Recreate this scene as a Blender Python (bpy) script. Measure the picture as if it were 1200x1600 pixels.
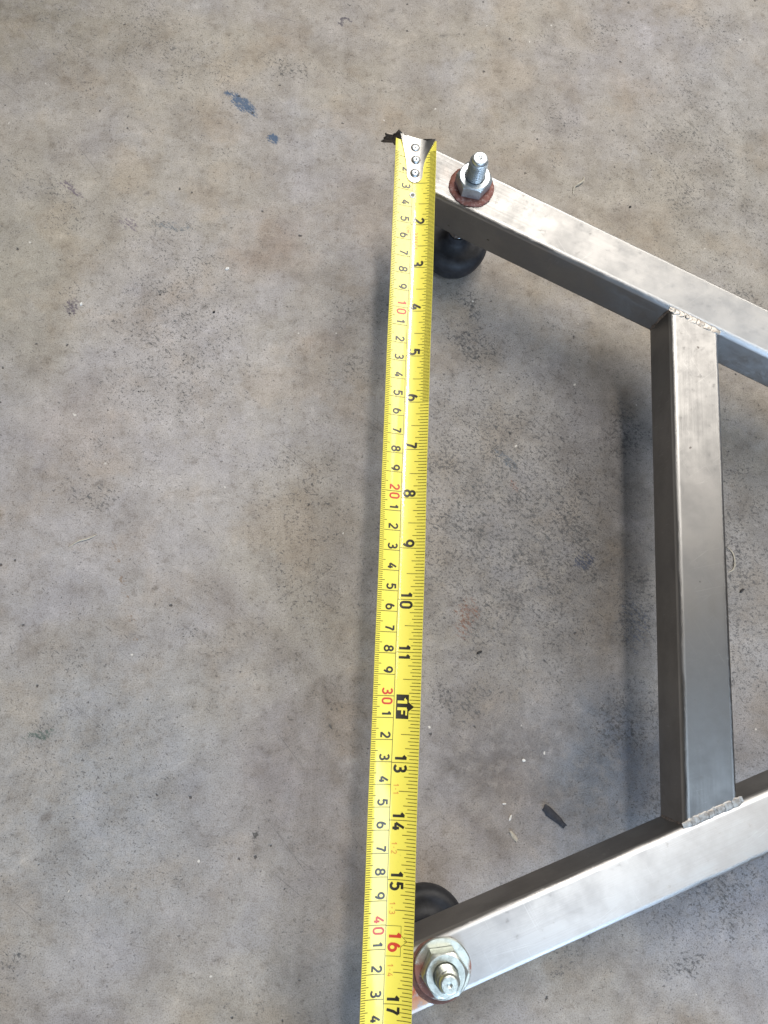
import bpy, math, random
import numpy as np
from mathutils import Vector, Matrix

random.seed(7)
rng = np.random.default_rng(7)
for o in list(bpy.data.objects):
    bpy.data.objects.remove(o)
S = 0.01                 # all modelling below is in centimetres
FLOOR = -7.2             # floor level, measured from the top face of the frame
scene = bpy.context.scene
COL = scene.collection

# ------------------------------------------------------------------ camera
cam_data = bpy.data.cameras.new('camera')
cam = bpy.data.objects.new('camera', cam_data)
COL.objects.link(cam)
M3 = Matrix(((0.9970620540, -0.0157756863, -0.0749559079),
             (0.0, 0.9785616392, -0.2059541657),
             (0.0765980444, 0.2053490835, 0.9756866779)))
cam.matrix_world = Matrix.Translation((0, 0, (37.5814 - FLOOR) * S)) @ M3.to_4x4()
cam_data.sensor_fit = 'VERTICAL'
cam_data.sensor_height = 36.0
cam_data.sensor_width = 27.0
cam_data.lens = 36.0 * 1205.648 / 1600.0
cam_data.clip_start = 0.01
cam_data.clip_end = 100.0
scene.camera = cam

# ------------------------------------------------------------------ world and lamps
world = bpy.data.worlds.new('World')
scene.world = world
world.use_nodes = True
bg = world.node_tree.nodes['Background']
bg.inputs['Color'].default_value = (0.96, 0.97, 1.0, 1)
bg.inputs['Strength'].default_value = 0.06

def area(name, loc, target, sx, sy, power, color, spread=180):
    ld = bpy.data.lights.new(name, 'AREA')
    ld.shape = 'RECTANGLE'
    ld.size, ld.size_y = sx, sy
    ld.energy = power
    ld.color = color
    ld.spread = math.radians(spread)
    lo = bpy.data.objects.new(name, ld)
    COL.objects.link(lo)
    lo.location = loc
    d = Vector(target) - Vector(loc)
    lo.rotation_euler = d.to_track_quat('-Z', 'Y').to_euler()
    return lo
lamp = area('ceiling_strip_lamp', (0.27, 1.45, 3.0), (0.27, 1.4501, 0.0), 0.15, 1.4, 44, (1.0, 0.955, 0.89))
lamp.rotation_euler = (0, 0, math.radians(5))
lamp = area('ceiling_strip_lamp', (0.36, 0.38, 3.0), (0.36, 0.3801, 0.0), 0.08, 0.8, 3, (1.0, 0.94, 0.87))
lamp.rotation_euler = (0, 0, math.radians(5))
area('roof_light', (1.7, 2.4, 3.0), (0.1, 0.1, 0.0), 2.6, 2.2, 98, (1.0, 0.955, 0.89))
area('rear_fill_light', (1.5, -0.95, 3.0), (1.5, -0.9501, 0.0), 2.2, 0.9, 40, (0.66, 0.82, 1.0))  # added cool fill, blues the crossbar's lower end and rear floor
area('doorway_light', (0.75, -2.9, 0.95), (0.10, 0.1, 0.0), 2.4, 1.0, 75, (0.55, 0.74, 1.0))

scene.view_settings.view_transform = 'Standard'
scene.view_settings.look = 'None'
scene.view_settings.exposure = 0.15
scene.view_settings.gamma = 1.0

# ------------------------------------------------------------------ node helper
class NT:
    def __init__(self, name):
        self.m = bpy.data.materials.new(name)
        self.m.use_nodes = True
        self.t = self.m.node_tree
        self.b = self.t.nodes['Principled BSDF']
        g = self.t.nodes.new('ShaderNodeNewGeometry')
        v = self.t.nodes.new('ShaderNodeVectorMath'); v.operation = 'SCALE'
        self.t.links.new(g.outputs['Position'], v.inputs[0]); v.inputs['Scale'].default_value = 100.0
        self.pos = v.outputs[0]          # position in centimetres
    def put(self, sock, val):
        if isinstance(val, bpy.types.NodeSocket): self.t.links.new(val, sock)
        elif isinstance(val, (tuple, list)) and len(val) == 3 and sock.type == 'RGBA': sock.default_value = (*val, 1)
        else: sock.default_value = val
    def math(self, op, a, b=0.0, clamp=False):
        n = self.t.nodes.new('ShaderNodeMath'); n.operation = op; n.use_clamp = clamp
        self.put(n.inputs[0], a); self.put(n.inputs[1], b); return n.outputs[0]
    def mul(self, *a):
        r = a[0]
        for x in a[1:]: r = self.math('MULTIPLY', r, x)
        return r
    def noise(self, scale, detail=3.0, rough=0.55, vec=None, dist=0.0, color=False):
        n = self.t.nodes.new('ShaderNodeTexNoise')
        self.put(n.inputs['Vector'], vec if vec is not None else self.pos)
        n.inputs['Scale'].default_value = scale; n.inputs['Detail'].default_value = detail
        n.inputs['Roughness'].default_value = rough; n.inputs['Distortion'].default_value = dist
        return n.outputs['Color' if color else 'Fac']
    def voro(self, scale, vec=None, rnd=1.0):
        n = self.t.nodes.new('ShaderNodeTexVoronoi')
        self.put(n.inputs['Vector'], vec if vec is not None else self.pos)
        n.inputs['Scale'].default_value = scale; n.inputs['Randomness'].default_value = rnd
        return n.outputs['Distance'], n.outputs['Color']
    def ramp(self, x, a, b, c=0.0, d=1.0):
        n = self.t.nodes.new('ShaderNodeMapRange'); n.interpolation_type = 'SMOOTHSTEP'
        self.put(n.inputs['Value'], x)
        n.inputs['From Min'].default_value = a; n.inputs['From Max'].default_value = b
        n.inputs['To Min'].default_value = c; n.inputs['To Max'].default_value = d
        return n.outputs['Result']
    def mix(self, fac, a, b, mode='MIX'):
        n = self.t.nodes.new('ShaderNodeMix'); n.data_type = 'RGBA'; n.blend_type = mode
        self.put(n.inputs[0], fac); self.put(n.inputs[6], a); self.put(n.inputs[7], b)
        return n.outputs[2]
    def mapping(self, vec, loc=(0, 0, 0), rot=0.0, scale=(1, 1, 1), kind='TEXTURE'):
        n = self.t.nodes.new('ShaderNodeMapping'); n.vector_type = kind
        self.put(n.inputs['Vector'], vec)
        n.inputs['Location'].default_value = loc; n.inputs['Rotation'].default_value = (0, 0, rot)
        n.inputs['Scale'].default_value = scale
        return n.outputs[0]
    def warp(self, scale, amt, vec=None):
        v = vec if vec is not None else self.pos
        c = self.noise(scale, 3, 0.6, v, color=True)
        s = self.t.nodes.new('ShaderNodeVectorMath'); s.operation = 'SUBTRACT'
        self.put(s.inputs[0], c); s.inputs[1].default_value = (.5, .5, .5)
        k = self.t.nodes.new('ShaderNodeVectorMath'); k.operation = 'SCALE'
        self.put(k.inputs[0], s.outputs[0]); k.inputs['Scale'].default_value = amt
        a = self.t.nodes.new('ShaderNodeVectorMath'); a.operation = 'ADD'
        self.put(a.inputs[0], v); self.put(a.inputs[1], k.outputs[0]); return a.outputs[0]
    def blob(self, vec, x, y, rx, ry, rot=0.0, soft=0.5, z=None):
        zz = 0.0 if z is None else z
        m = self.mapping(vec, (x, y, zz), math.radians(rot), (rx, ry, 1e6 if z is None else rx))
        n = self.t.nodes.new('ShaderNodeVectorMath'); n.operation = 'LENGTH'
        self.put(n.inputs[0], m)
        return self.ramp(n.outputs['Value'], 1.0, 1.0 - soft)
    def bump(self, h, strength, dist):
        n = self.t.nodes.new('ShaderNodeBump')
        n.inputs['Strength'].default_value = strength; n.inputs['Distance'].default_value = dist
        self.put(n.inputs['Height'], h); self.put(self.b.inputs['Normal'], n.outputs[0])
    def set(self, **kw):
        for k, v in kw.items(): self.put(self.b.inputs[k.replace('_', ' ')], v)
        return self.m

# ------------------------------------------------------------------ materials
FLOOR_MARKS = [(-10.9, 27.0, 4.2, 1.7, -35), (-8.8, 24.5, 4.8, 4.0, 20), (-15.9, 22.6, 1.9, 1.2, 60), (-17.2, 29, 2.2, 3.5, 30),
    (1.8, 22.5, 2.7, 2.2, 0), (1.4, 18.2, 2.8, 2.2, 20), (10.9, 12.8, 2.3, 1.1, -50), (14.4, 9.0, 2.6, 4.6, -10),
    (15.6, 7.2, 1.6, 3.2, 25), (9.0, 20.2, 3.4, 1.6, -35), (7.4, 13.0, 2.3, 1.6, -40), (11.8, 6.8, 3.0, 2.6, 0),
    (18.6, 3.6, 2.2, 3.4, 0), (17.6, -2.8, 3.6, 2.6, 20), (23.6, 5.2, 1.6, 3.6, 0), (23.2, 13.4, 1.4, 3.0, 10),
    (20.8, -10.6, 1.5, 3.2, 22), (22.6, -12.3, 2.0, 3.0, 22), (24.8, 37.5, 2.6, 2.2, -30), (19.2, 44.0, 3.0, 1.4, 30),
    (26.5, 44.5, 2.6, 3.0, 0), (28.2, 30.5, 2.4, 2.2, 0), (-9.6, 40.6, 3.2, 2.4, -40), (-12.5, 42.2, 2.6, 2.0, -20),
    (-17.0, 39.5, 2.4, 1.8, -50), (-1.0, 10.6, 2.6, 2.4, 0), (0.4, 4.8, 1.8, 2.4, 0), (-10.0, 16.9, 3.2, 1.7, -30),
    (-6.2, 2.2, 2.5, 1.3, 0), (-15.2, -3.2, 1.9, 0.9, 20), (4.8, 8.3, 1.6, 1.8, 0), (7.2, -1.0, 1.9, 1.5, -30),
    (11.0, -11.4, 2.4, 1.5, 0), (-2.8, 12.4, 3.4, 1.6, -20), (-13.8, 13.0, 2.0, 1.6, 0), (18.5, 14.5, 1.6, 2.8, 0),
    (8.6, 22.6, 1.3, 0.9, -40), (15.6, 36.6, 1.6, 2.2, 0), (27.0, 24.0, 3.0, 1.6, -30), (20.0, -15.2, 2.4, 1.0, 10)]
FLOOR_BROAD = [(11, 9, 11, 15, 0, .75), (-9.5, 20, 7, 10, 0, .5), (22, -9, 10, 8, 0, .7), (24, 6, 5, 14, 0, .8), (25, 34, 8, 12, 0, .45), (-1, 8, 5, 10, 0, .4), (-10, 40, 8, 4, -30, .4), (-12, -6, 9, 9, 0, .25)]
# soft stains, and light and shade painted as patches: x, y, rx, ry, turn, colour, strength
FLOOR_STAINS_AND_LIGHT = [(-3.7, 26.6, 3.3, 3.1, 0, (.265, .185, .125), .62), (-0.6, 20.0, 2.6, 1.8, 0, (.34, .24, .17), .38),
    (11.0, 33.0, 4.6, 3.6, -30, (.285, .225, .160), .55), (20.0, 28.6, 5.0, 2.4, -28, (.285, .23, .165), .5),
    (-14.0, 14.6, 4.6, 4.4, 0, (.33, .255, .195), .45), (2.0, 31.5, 2.6, 3.2, 0, (.29, .235, .18), .35),
    (-8, 16, 11, 14, 0, (.43, .400, .392), .65), (18, 10, 3.5, 13, 0, (.165, .155, .150), .7),  # last one paints the crossbar's shadow onto the floor
        (12, 6, 12, 16, 0, (.200, .188, .184), .95), (23, -10, 13, 9, 0, (.225, .237, .272), .88), (26, 5, 6, 16, 0, (.215, .205, .197), .72),  # middle one: grey dirt with the doorway's blue light painted in
    (15.5, -6, 6, 5.5, 0, (.190, .212, .245), .80), (28, 34, 8, 14, 0, (.300, .285, .255), .5), (-22, 45, 15, 12, 0, (.235, .208, .160), .85), (-20, 24, 7, 12, 0, (.27, .25, .205), .4),  # blue light patch by the lower rail and dim warm top-left corner, painted
    (9.5, -5, 5.5, 4.5, 0, (.135, .117, .110), .9), (17, -3.5, 3.5, 3.2, 0, (.150, .175, .215), .8),  # shade behind the lower rail, then blue light under it, both painted
    (-12, -6, 10, 12, 0, (.290, .295, .308), .75), (2, -16, 6, 5, 0, (.20, .20, .20), .5),  # first one paints the cool doorway light of the lower left
    (-1.9, -6.0, 3.8, 6.0, 20, (.235, .19, .16), .45), (-0.6, 7.5, 3.0, 4.0, 0, (.275, .225, .18), .4)]  # brownish shade left of the tape painted in
for _p in ((-13.1, 10.9, .35), (-9.6, 4.9, .38), (-14.6, -7.4, .42), (4.0, 44.9, .3), (7.5, 43.0, .3), (-11.7, 30.0, .3), (-7.8, 22.2, .35)):
    FLOOR_STAINS_AND_LIGHT.append((_p[0], _p[1], _p[2], _p[2] * .7, 30, (.17, .15, .135), .8))
# scuffs and smears that break up into grains and streaks
FLOOR_SCUFFS = [(8.2, 3.2, 1.1, 1.9, -10, (.185, .095, .062), .75), (11.3, 11.2, .55, .35, -45, (.22, .10, .075), .8),
    (10.9, 12.9, 1.5, .55, -50, (.10, .115, .135), .8), (15.5, 6.7, 1.0, .8, 20, (.055, .065, .10), .9), (18.4, 3.0, 1.6, 3.0, 0, (.12, .13, .16), .6),
    (21.0, -10.8, .7, 1.6, 24, (.075, .09, .115), .95), (-5.85, 36.65, 1.75, .62, -42, (.045, .090, .160), 1.3), (-6.95, 37.55, .45, .35, -30, (.045, .085, .15), 1.25),
    (-3.82, 34.3, .55, .40, -35, (.045, .090, .160), 1.35), (-16.4, 30.0, 1.3, .5, -35, (.13, .105, .125), .9), (-12.6, 27.7, 1.0, .55, -30, (.16, .13, .15), .8),
    (-15.7, 21.9, .75, .65, 60, (.11, .09, .105), .9), (-10.0, 27.6, 2.0, .6, -8, (.15, .165, .175), .75), (-15.2, -3.2, 1.4, .5, 20, (.085, .115, .095), .85),
    (-3.5, -8.4, .22, .6, -20, (.07, .065, .06), 1.1), (.72, 43.85, .50, .22, 10, (.09, .08, .095), 1.1), (.40, 43.6, .2, .4, 0, (.09, .08, .095), 1.0), (1.08, 43.6, .2, .36, 0, (.09, .08, .095), 1.0)]
for _p in ((-12.1, 7.2), (-11.8, 6.3), (-11.5, 5.2), (-11.3, 4.4), (-10.9, 3.0), (-10.6, 2.0)):
    FLOOR_SCUFFS.append((_p[0], _p[1], .42, .24, -65, (.22, .155, .11), .9))

def concrete():
    n = NT('worn_concrete'); P = n.pos; W = n.warp(0.9, 1.1)
    def attr(nm):
        x = n.t.nodes.new('ShaderNodeAttribute'); x.attribute_name = nm; return x
    A, SC, DT = attr('stain_and_light'), attr('scuff'), attr('dirt')
    a = n.noise(0.055, 4, 0.55, W); b = n.noise(0.16, 5, 0.6, W); c = n.noise(0.7, 5, 0.65)
    col = n.mix(n.ramp(a, .36, .64), (.365, .325, .272), (.345, .317, .303))
    col = n.mix(n.mul(n.ramp(b, .50, .70), .70), col, (.288, .240, .190))
    col = n.mix(n.mul(n.ramp(b, .46, .30), .55), col, (.400, .380, .372))
    col = n.mix(n.mul(n.ramp(c, .50, .75), .25), col, (.27, .24, .21))
    col = n.mix(n.mul(n.ramp(n.noise(3.2, 4, .65), .55, .72), .18), col, (.24, .215, .19))
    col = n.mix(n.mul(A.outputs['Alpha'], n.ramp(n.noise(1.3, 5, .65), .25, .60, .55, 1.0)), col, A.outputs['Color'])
    m1 = n.noise(.38, 6, .68, n.warp(.5, 1.6)); m2 = n.noise(1.6, 5, .70)
    col = n.mix(n.mul(n.ramp(m1, .46, .70), .62), col, (.64, .61, .58), 'MULTIPLY')
    col = n.mix(n.mul(n.ramp(m1, .50, .32), .80), col, (1.20, 1.20, 1.21), 'MULTIPLY')
    col = n.mix(n.mul(n.ramp(m2, .52, .70), .70), col, (.66, .63, .60), 'MULTIPLY')
    col = n.mix(n.mul(n.ramp(m2, .46, .32), .70), col, (1.20, 1.20, 1.20), 'MULTIPLY')
    hue = n.noise(.22, 4, .6, n.mapping(P, (50, 20, 0)))
    col = n.mix(n.mul(n.ramp(hue, .50, .66), .7), col, (1.03, .97, .89), 'MULTIPLY')
    col = n.mix(n.mul(n.ramp(hue, .50, .36), .7), col, (.96, .97, 1.02), 'MULTIPLY')
    col = n.mix(n.mul(n.ramp(n.noise(13, 3, .7), .47, .66), .85), col, (.62, .60, .58), 'MULTIPLY')
    col = n.mix(n.mul(n.ramp(n.noise(17, 2, .6), .53, .72), .85), col, (1.32, 1.32, 1.32), 'MULTIPLY')
    patch = n.ramp(n.noise(0.17, 4, .62, W), .57, .72)
    spots = n.math('MAXIMUM', patch, DT.outputs['Fac'])
    DS = n.mapping(n.mapping(P, (0, 0, 0), math.radians(-42), (1, 1, 1)), (0, 0, 0), 0, (2.4, 0.8, 1))
    clump = n.noise(.62, 5, .70, n.warp(1.0, 1.2))
    loc = n.math('ADD', n.mul(spots, .092), n.mul(n.math('SUBTRACT', clump, .5), .20))
    f1 = n.ramp(n.math('ADD', n.noise(5.5, 3, .66), loc), .638, .675)
    f2 = n.ramp(n.math('ADD', n.noise(4.6, 4, .74, DS), loc), .658, .69)
    f3 = n.ramp(n.math('ADD', n.noise(1.9, 6, .74), n.mul(loc, .7)), .665, .695)
    haze = n.mul(spots, n.ramp(clump, .36, .66), .26)
    f4 = n.ramp(n.math('ADD', n.noise(3.4, 4, .70, n.mapping(P, (7, 3, 0))), n.math('ADD', n.mul(DT.outputs['Fac'], .125), n.mul(n.math('SUBTRACT', clump, .5), .16))), .665, .70)
    col = n.mix(haze, col, (.215, .195, .180))
    col = n.mix(n.mul(f4, .70), col, (.066, .062, .063))
    col = n.mix(n.mul(f1, .62), col, (.105, .100, .095))
    col = n.mix(n.mul(f2, .66), col, (.080, .084, .086))
    col = n.mix(n.mul(f3, .55), col, (.125, .115, .105))
    grain = n.math('ADD', n.mul(n.noise(5.0, 4, .75, DS), .65), n.mul(n.noise(9, 3, .65), .35))
    sm = n.ramp(n.math('ADD', n.mul(SC.outputs['Alpha'], .20), n.mul(grain, 1.0)), .60, .72)
    sm = n.mul(sm, n.ramp(SC.outputs['Alpha'], .03, .45))
    col = n.mix(n.mul(sm, .9), col, SC.outputs['Color'])
    scr = None
    for rot, sx, sy, th, seed in ((-38, 14, .10, .725, 3), (-52, 18, .12, .735, 31), (-12, 16, .13, .745, 77), (28, 15, .14, .75, 120)):
        v = n.mapping(P, (seed, seed * 1.7, 0), math.radians(rot), (sx, sy, 1))
        s = n.ramp(n.noise(1.0, 2, .5, v), th - .03, th)
        scr = s if scr is None else n.math('MAXIMUM', scr, s)
    scr = n.mul(scr, n.ramp(n.noise(0.22, 3, .6, n.mapping(P, (9, 4, 0))), .45, .62))
    col = n.mix(n.mul(scr, .55), col, (.11, .10, .10))
    d, c1 = n.voro(1.15, n.warp(2.6, .35)); sep = n.t.nodes.new('ShaderNodeSeparateColor'); n.put(sep.inputs[0], c1)
    pin = n.mul(n.ramp(n.math('ADD', d, n.mul(sep.outputs[2], .05)), .12, .06), n.ramp(sep.outputs[0], .74, .78))
    col = n.mix(n.mul(pin, .85), col, (.05, .046, .044))
    d, c2 = n.voro(.72, n.warp(3, .3)); sep2 = n.t.nodes.new('ShaderNodeSeparateColor'); n.put(sep2.inputs[0], c2)
    grit = n.mul(n.ramp(d, .06, .035), n.ramp(sep2.outputs[1], .70, .74))
    col = n.mix(grit, col, (.62, .58, .52))
    sp = n.ramp(n.math('ADD', n.noise(4.8, 3, .62, n.mapping(P, (31, 17, 0))), n.mul(n.noise(.3, 3, .6), .10)), .735, .765)
    col = n.mix(n.mul(sp, .60), col, (.115, .105, .10))
    h = n.math('SUBTRACT', n.mul(n.noise(9, 4, .6), .35), n.math('ADD', n.mul(f1, .3), n.math('ADD', n.mul(f2, .3), n.mul(pin, .8))))
    h = n.math('ADD', h, n.mul(n.noise(.8, 3, .5), .5))
    n.bump(h, .8, .0005)
    n.set(Base_Color=col, Roughness=n.ramp(n.noise(.5, 4, .6), .3, .7, .50, .72), Specular_IOR_Level=.42)
    return n.m

def uvsock(n, sx, sy):
    u = n.t.nodes.new('ShaderNodeUVMap'); u.uv_map = 'UVMap'
    return n.mapping(u.outputs[0], (0, 0, 0), 0, (sx, sy, 1), 'POINT')

def brushed(name, stains=(), seed=0.0, tone=1.0):
    n = NT(name)
    st = uvsock(n, 42.0, 0.10); fine = n.noise(1.0, 3, .6, st)
    st2 = uvsock(n, 5.0, 0.12); wide = n.noise(1.0, 3, .6, st2)
    P = n.mapping(n.pos, (seed, seed, 0))
    smudge = n.noise(.55, 5, .65, P); spot = n.noise(2.6, 5, .7, P)
    col = n.mix(n.ramp(smudge, .35, .70), tuple(c * tone for c in (.355, .347, .338)), tuple(c * tone for c in (.300, .295, .290)))
    col = n.mix(n.mul(n.ramp(fine, .38, .72), .34), col, (.27, .262, .255))
    col = n.mix(n.mul(n.ramp(spot, .60, .74), .35), col, (.22, .205, .195))
    for rot, sx, sy, th, sd in ((35, 5, .05, .70, 5), (-62, 4, .045, .71, 40), (12, 7, .05, .72, 90)):
        sv = n.mapping(P, (sd, sd * 1.3, 0), math.radians(rot), (sx, sy, 1))
        sc_ = n.mul(n.ramp(n.noise(1.0, 2, .5, sv), th - .03, th), n.ramp(n.noise(.35, 3, .6), .48, .62))
        col = n.mix(n.mul(sc_, .16), col, (.62, .61, .60))
    col = n.mix(n.mul(n.ramp(n.noise(.28, 5, .7, P), .50, .68), .30), col, (.285, .275, .265))
    d, c = n.voro(1.0, n.warp(2, .3)); sep = n.t.nodes.new('ShaderNodeSeparateColor'); n.put(sep.inputs[0], c)
    dot = n.mul(n.ramp(d, .085, .05), n.ramp(sep.outputs[0], .80, .83))
    col = n.mix(n.mul(dot, .8), col, (.09, .08, .075))
    rust = None
    for (x, y, rx, ry, rot, colour, k) in stains:
        m = n.mul(n.blob(n.warp(1.6, .7), x, y, rx, ry, rot, .8), n.ramp(n.noise(2.2, 4, .65), .34, .60), k)
        col = n.mix(m, col, colour)
        rust = m if rust is None else n.math('MAXIMUM', rust, m)
    rough = n.math('ADD', n.ramp(smudge, .3, .7, .46, .54), n.mul(n.math('SUBTRACT', fine, .5), .22))
    rough = n.math('ADD', rough, n.mul(n.ramp(spot, .55, .72), .08))
    us = n.t.nodes.new('ShaderNodeSeparateXYZ'); uu = n.t.nodes.new('ShaderNodeUVMap'); uu.uv_map = 'UVMap'
    n.put(us.inputs[0], uu.outputs[0]); ux = us.outputs[0]
    corner = n.math('MAXIMUM', n.mul(n.ramp(ux, -.02, .06), n.ramp(ux, .46, .36)), n.mul(n.ramp(ux, 2.55, 2.65), n.ramp(ux, 3.05, 2.95)))
    rough = n.math('SUBTRACT', rough, n.mul(corner, .07)); col = n.mix(n.mul(corner, .6), col, (.62, .61, .60))
    tan = n.t.nodes.new('ShaderNodeTangent'); tan.direction_type = 'UV_MAP'; tan.uv_map = 'UVMap'
    bm_ = n.t.nodes.new('ShaderNodeBump'); bm_.inputs['Strength'].default_value = .16; bm_.inputs['Distance'].default_value = .0002
    n.put(bm_.inputs['Height'], n.math('ADD', n.mul(fine, .55), n.mul(wide, .35)))
    gl = n.t.nodes.new('ShaderNodeBsdfAnisotropic'); gl.distribution = 'BECKMANN'
    n.put(gl.inputs['Color'], col); n.put(gl.inputs['Roughness'], rough); gl.inputs['Anisotropy'].default_value = -.48
    n.put(gl.inputs['Tangent'], tan.outputs[0]); n.put(gl.inputs['Normal'], bm_.outputs[0])
    n.set(Base_Color=col, Roughness=.7)                      # the rusted patches are not bare metal
    mx = n.t.nodes.new('ShaderNodeMixShader')
    n.put(mx.inputs[0], n.mul(rust, .85) if rust is not None else n.mul(n.ramp(spot, .62, .76), .25))
    n.t.links.new(gl.outputs[0], mx.inputs[1]); n.t.links.new(n.b.outputs[0], mx.inputs[2])
    n.t.links.new(mx.outputs[0], n.t.nodes['Material Output'].inputs['Surface'])
    return n.m

def simple(name, colour, rough, metal=0.0, coat=0.0, dark=None, k=.5, scale=2.5, bump=0.0, spec=.5):
    n = NT(name); col = colour
    if dark: col = n.mix(n.mul(n.ramp(n.noise(scale, 5, .65), .42, .68), k), colour, dark)
    if bump: n.bump(n.noise(scale * 3, 4, .6), bump, .0004)
    n.set(Base_Color=col, Roughness=rough, Metallic=metal, Coat_Weight=coat, Coat_Roughness=.08, Specular_IOR_Level=spec)
    return n.m

M_floor = concrete()
M_railA = brushed('brushed_steel', [(6.6, 27.2, .9, .7, 0, (.50, .44, .40), .5)], 3, .88)
M_railB = brushed('brushed_steel_rusted', [(4.35, -13.7, 1.3, 1.2, 30, (.50, .115, .025), 1.1), (4.5, -14.3, 1.5, .7, 20, (.60, .42, .28), .6)], 31)
M_cross = brushed('brushed_steel_crossbar', (), 57, .84)
M_weld = simple('weld_metal', (.37, .355, .335), .48, 1.0, dark=(.22, .185, .155), k=.8, scale=3.0, bump=.25)
M_burnt = simple('burnt_weld_metal', (.34, .30, .27), .50, 1.0, dark=(.12, .10, .09), k=.8, scale=3.5, bump=.4)
M_zinc = simple('galvanised_zinc', (.56, .60, .62), .42, .9, dark=(.36, .39, .41), k=.7, scale=3.0, bump=.12)
M_zinc2 = simple('greenish_galvanised_zinc', (.60, .63, .58), .40, .9, dark=(.36, .38, .34), k=.75, scale=3.0, bump=.15)
def rustmat(name, base, hi, k):
    n = NT(name)
    col = n.mix(n.mul(n.ramp(n.noise(4.5, 5, .7), .48, .66), k), base, hi)
    col = n.mix(n.mul(n.ramp(n.noise(2.0, 3, .6), .5, .7), .5), col, (.10, .030, .022))
    n.bump(n.noise(7, 4, .65), .5, .0006)
    n.set(Base_Color=col, Roughness=.72)
    return n.m
M_rust = rustmat('rust_red_crust', (.215, .078, .056), (.40, .24, .20), .85)
M_gasket = rustmat('dark_rust_ring', (.13, .060, .045), (.25, .14, .10), .6)
def halfrust():
    n = NT('rusting_zinc')
    m = n.math('MAXIMUM', n.blob(n.warp(1.8, .8), 4.35, -13.35, 1.15, 1.6, 25, .5), n.blob(n.warp(2.2, .5), 7.0, -12.6, .45, .7, -15, .5))
    m = n.mul(m, n.ramp(n.noise(3.4, 5, .7), .28, .46))
    col = n.mix(n.mul(n.ramp(n.noise(3, 5, .65), .42, .68), .7), (.60, .63, .58), (.36, .38, .34))
    col = n.mix(n.mul(m, .92), col, (.23, .070, .045))
    n.bump(n.noise(8, 4, .6), .2, .0004)
    n.set(Base_Color=col, Roughness=n.ramp(m, 0, 1, .42, .75), Metallic=n.ramp(m, 0, 1, .9, 0.0))
    return n.m
M_halfrust = halfrust()
M_chrome = simple('bright_chrome', (.50, .49, .47), .33, 1.0, dark=(.36, .345, .325), k=.5, scale=3.0)
M_white_metal = simple('pale_dull_metal', (.74, .72, .68), .5, .4)
M_darkhook = simple('shade_dark_hook_steel', (.16, .145, .13), .42, 1.0, dark=(.05, .04, .035), k=.8, scale=4)  # dark floor reflection on the claw and rivet gap shade, put into colour
M_rubber = simple('black_rubber', (.014, .0145, .018), .62, dark=(.040, .042, .050), k=.6, scale=1.6, bump=.15)
def yellowmat():
    n = NT('yellow_tape_lacquer')
    col = n.mix(n.mul(n.ramp(n.noise(.9, 5, .7), .52, .74), .22), (.92, .785, .11), (.75, .61, .085))
    col = n.mix(n.mul(n.ramp(n.noise(5, 3, .7), .64, .74), .30), col, (.36, .28, .06))
    n.set(Base_Color=col, Roughness=.36, Coat_Weight=1.0, Coat_Roughness=n.ramp(n.noise(1.5, 4, .6), .3, .7, .05, .13), Specular_IOR_Level=.45)
    return n.m
M_yellow = yellowmat()
M_black = simple('black_tape_ink', (.022, .018, .010), .38, coat=.4)
M_line = simple('thin_tape_ink', (.030, .023, .006), .38, coat=.4)
M_red = simple('red_tape_ink', (.62, .050, .022), .38, coat=.4)
M_orange = simple('pale_red_tape_ink', (.70, .20, .045), .38, coat=.4)

# ------------------------------------------------------------------ object helpers
def tag(o, label, cat=None, group=None, kind=None):
    if label: o['label'] = label
    if cat: o['category'] = cat
    if group: o['group'] = group
    if kind: o['kind'] = kind
    return o
def thing(name, label, cat, at, group=None):
    o = bpy.data.objects.new(name, None); COL.objects.link(o)
    o.empty_display_size = .01
    o.location = Vector((at[0], at[1], at[2] - FLOOR)) * S
    return tag(o, label, cat, group)
def wloc(o):
    v = Vector(o.location)
    while o.parent: o = o.parent; v += Vector(o.location)
    return v
def obj(name, V, F, mat, parent=None, smooth=35, uv=None, origin=None):
    V = np.asarray(V, float)
    if origin is None:
        lo, hi = V.min(0), V.max(0); origin = np.array([(lo[0] + hi[0]) / 2, (lo[1] + hi[1]) / 2, lo[2]])
    me = bpy.data.meshes.new(name)
    me.from_pydata([tuple(v) for v in (V - origin) * S], [], F)
    me.materials.append(mat)
    if uv is not None:
        l = me.uv_layers.new(name='UVMap')
        for p in me.polygons:
            for li, vi in zip(p.loop_indices, p.vertices): l.data[li].uv = uv[vi]
    if smooth:
        for p in me.polygons: p.use_smooth = True
        me.set_sharp_from_angle(angle=math.radians(smooth))
    me.update()
    o = bpy.data.objects.new(name, me); COL.objects.link(o)
    w = Vector((origin[0], origin[1], origin[2] - FLOOR)) * S
    if parent is not None:
        o.parent = parent; o.location = w - wloc(parent)
    else: o.location = w
    return o
def grid_faces(nr, nc, wrap=False, flip=False, base=0):
    F = []
    for i in range(nr - 1):
        for j in range(nc if wrap else nc - 1):
            k = (j + 1) % nc
            f = (base + i * nc + j, base + i * nc + k, base + (i + 1) * nc + k, base + (i + 1) * nc + j)
            F.append(f[::-1] if flip else f)
    return F
def lathe(prof, centre, n=64, jitter=None):
    V = []
    for i, (r, z) in enumerate(prof):
        for j in range(n):
            a = 2 * math.pi * j / n
            rr, zz = (r, z) if jitter is None else jitter(i, a, r, z)
            V.append((centre[0] + rr * math.cos(a), centre[1] + rr * math.sin(a), zz))
    return V, grid_faces(len(prof), n, True)
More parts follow.
